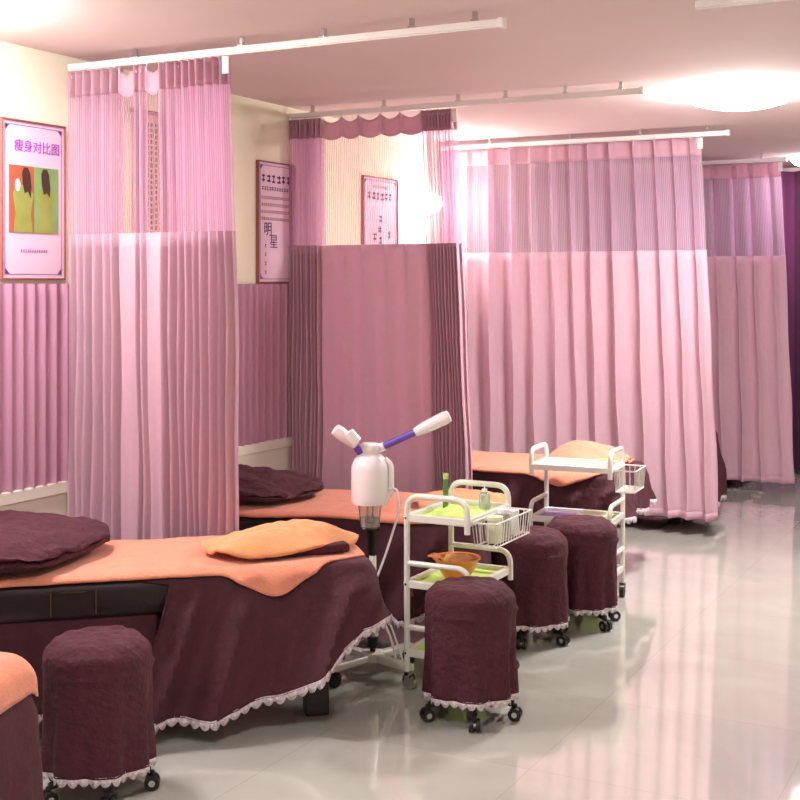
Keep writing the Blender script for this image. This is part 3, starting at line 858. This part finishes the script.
# ------------------------------------------------------------------ facial steamer
def steamer(loc, rz):
    t = thing('facial_steamer', 'white facial steamer with purple arms on a wheeled stand', 'facial steamer', loc, rz)
    # stand
    bm = bmesh.new()
    for k in range(4):
        an = radians(45 + 90 * k); R = Matrix.Rotation(an, 4, 'Z')
        box(bm, .0, .23, -.02, .02, .062, .092, .008, R)
    box(bm, -.045, .045, -.045, .045, .06, .10, .012); base = obj('base', bm, 'white_metal', t)
    for k in range(4):
        an = radians(45 + 90 * k); x, y = .215 * cos(an), .215 * sin(an)
        bm = bmesh.new()
        for s in (-.012, .012): tube(bm, [(x, y + s - .008, .027), (x, y + s + .008, .027)], .027, 16)
        tube(bm, [(x, y, .03), (x, y, .066)], .008, 8); obj('caster', bm, 'black', base)
    bm = bmesh.new(); lathe(bm, [(.012, .09), (.012, .12), (.024, .12), (.024, .17), (.016, .17)], 18); obj('sleeve', bm, 'black', t)
    bm = bmesh.new(); lathe(bm, [(.024, .165), (.024, .36), (.015, .37), (.015, .52)], 20); obj('pole', bm, 'white_metal', t)
    bm = bmesh.new(); lathe(bm, [(.013, .50), (.02, .52), (.02, .60), (.03, .61), (.03, .625), (0, .625)], 20); obj('neck', bm, 'black', t)
    bm = bmesh.new()
    box(bm, -.10, -.085, -.02, .02, .60, .625, .004); box(bm, -.10, .02, -.01, .01, .602, .612, .003)
    bm.free()
    # flask, white housing (offset slightly left of the pole)
    ox = -.012
    bm = bmesh.new(); lathe(bm, [(0, .618), (.034, .618), (.040, .626), (.048, .70), (.052, .73), (.049, .73), (.045, .70), (.037, .63), (0, .624)], 30, (ox, 0, 0)); fl = obj('flask', bm, 'glass', t)
    bm = bmesh.new(); lathe(bm, [(0, .626), (.0355, .628), (.041, .668), (0, .668)], 26, (ox, 0, 0)); obj('water', bm, 'glass', fl)
    bm = bmesh.new(); tube(bm, bend([(ox - .01, 0, .73), (ox - .01, 0, .65), (ox + .012, 0, .65), (ox + .012, 0, .73)], .008, 4), .004, 8); obj('heating_coil', bm, 'chrome', fl)
    bm = bmesh.new(); lathe(bm, [(.045, .722), (.076, .726), (.080, .74), (.080, .86), (.078, .885), (.066, .915), (.048, .932), (.040, .938), (.040, .945), (.044, .95), (.044, .972), (.036, .98), (0, .982)], 36, (ox, 0, 0)); obj('housing', bm, 'white_plastic', t)
    bm = bmesh.new()
    tube(bm, bend([(ox + .062, -.01, .915), (ox + .09, -.01, .89), (ox + .09, -.01, .78), (ox + .075, -.01, .75)], .03, 6), .012, 10); obj('handle', bm, 'white_plastic', t)
    # arms
    def arm(p, q, e, rr, name):
        p, q, e = Vector(p), Vector(q), Vector(e); d = (q - p).normalized(); d2 = (e - q).normalized()
        bm = bmesh.new(); tube(bm, [p - d * .035, p + d * .006], .019, 16); obj('arm_socket', bm, 'white_plastic', t)
        bm = bmesh.new(); tube(bm, [p, q], rr, 16); a = obj('arm', bm, 'purple', t)
        bm = bmesh.new(); tube(bm, [q - d2 * .015, q + d2 * .03, e - d2 * .02, e], [rr * 1.25, rr * 1.7, rr * 1.9, rr * 1.6], 18); obj('nozzle', bm, 'white_plastic', a)
    arm((ox + .055, 0, .965), (ox + .205, -.02, 1.035), (ox + .335, -.04, 1.10), .015, 'arm')
    arm((ox - .035, -.02, .935), (ox - .07, -.03, .985), (ox - .145, -.05, 1.045), .015, 'arm')
    bm = bmesh.new(); tube(bm, bend([(ox - .055, -.045, .99), (ox - .09, -.05, 1.03)], .01), .026, 14); obj('nozzle_collar', bm, 'white_plastic', t)
    # cables
    bm = bmesh.new(); tube(bm, bend([(ox + .078, -.02, .79), (ox + .115, -.02, .79), (ox + .125, -.02, .70), (ox + .07, -.02, .52), (.02, -.015, .42)], .05, 8), .005, 8); obj('power_cable', bm, 'white_plastic', t)
    bm = bmesh.new(); tube(bm, bend([(.022, 0, .30), (.05, -.01, .22), (.085, -.02, .14), (.10, -.03, .06)], .05, 6), .005, 8)
    tube(bm, bend([(.022, 0, .30), (.07, -.01, .23), (.11, -.02, .12), (.13, -.03, .06)], .05, 6), .004, 8); obj('loose_cable', bm, 'white_plastic', t)
    return t
steamer((-2.575, 4.66, 0), radians(27.7))

# ------------------------------------------------------------------ lamps
def dome_lamp(x, y, label, power, col=(1, .93, .88), r=.22):
    t = thing('ceiling_lamp', label, 'ceiling lamp', (x, y, ZC), 0, 'round ceiling lamps')
    bm = bmesh.new(); lathe(bm, [(0, -.001), (r * .9, -.001), (r * .9, -.02), (0, -.02)], 36); obj('base_ring', bm, 'white_plastic', t)
    bm = bmesh.new(); lathe(bm, [(r * .9, -.012), (r, -.016), (r * 1.02, -.03), (r * .9, -.06), (r * .6, -.082), (r * .3, -.09), (0, -.092)], 36); obj('diffuser', bm, 'lamp', t)
    d_ = mat('lamp_diffuser', (255, 250, 240), .4, emit=(255, 255, 255), emit_s=power)
    b_ = d_.node_tree.nodes['Principled BSDF']; b_.inputs['Emission Color'].default_value = (*col, 1)
    for c in kids(t):
        if c.name.startswith('diffuser'): c.data.materials[0] = d_
    return t
dome_lamp(-1.52, 6.84, 'glaring round ceiling lamp at the upper right', 80, (1, .97, .93), .27)
dome_lamp(-1.72, 10.6, 'ceiling lamp at the far right edge, mauve glare', 24, (1, .86, .95))
dome_lamp(-3.62, 3.28, 'ceiling lamp just outside the top left of the photo', 48, (1, .96, 1.0))
dome_lamp(-1.2, 1.6, 'ceiling lamp above the near end of the aisle', 52, (1, .98, .92))
# wall lamp glaring through the net of curtain 2
t = thing('wall_lamp', 'small glaring wall lamp seen through the net of the dusky pink curtain', 'wall lamp', (XW, 7.93, 2.18), radians(90))
bm = bmesh.new(); box(bm, -.035, .035, -.02, 0, -.06, .06, .006); obj('back_plate', bm, 'white_plastic', t)
bm = bmesh.new(); tube(bm, bend([(0, -.015, -.03), (0, -.07, -.03), (0, -.07, .01)], .02, 4), .007, 8); obj('arm', bm, 'chrome', t)
bm = bmesh.new(); lathe(bm, [(0, -.06), (.05, -.045), (.075, .0), (.065, .055), (0, .085)], 20, (0, -.09, .03)); obj('globe', bm, 'lamp_soft', t)
ld = bpy.data.lights.new('wall_lamp_light', 'POINT'); ld.energy = 3.5; ld.color = (1, .93, .95); ld.shadow_soft_size = .05
lo = bpy.data.objects.new('wall_lamp_light', ld); COL.objects.link(lo); lo.location = (XW + .2, 7.93, 2.22)

# ------------------------------------------------------------------ world, camera
w = bpy.data.worlds.new('World'); scene.world = w; w.use_nodes = True
w.node_tree.nodes['Background'].inputs[0].default_value = (1, .86, .86, 1); w.node_tree.nodes['Background'].inputs[1].default_value = .3
cd = bpy.data.cameras.new('camera'); cam = bpy.data.objects.new('camera', cd); COL.objects.link(cam)
cam.location = (0, 0, 1.65); cam.rotation_euler = (radians(90), 0, math.atan(660 / 1258))
cd.sensor_width = 36; cd.lens = 36 * 1258 / 800; cd.shift_y = -.1440; cd.clip_end = 60
scene.camera = cam
vs = scene.view_settings; vs.view_transform = 'Standard'; vs.look = 'None'; vs.exposure = .95; vs.gamma = 1; vs.use_curve_mapping = False
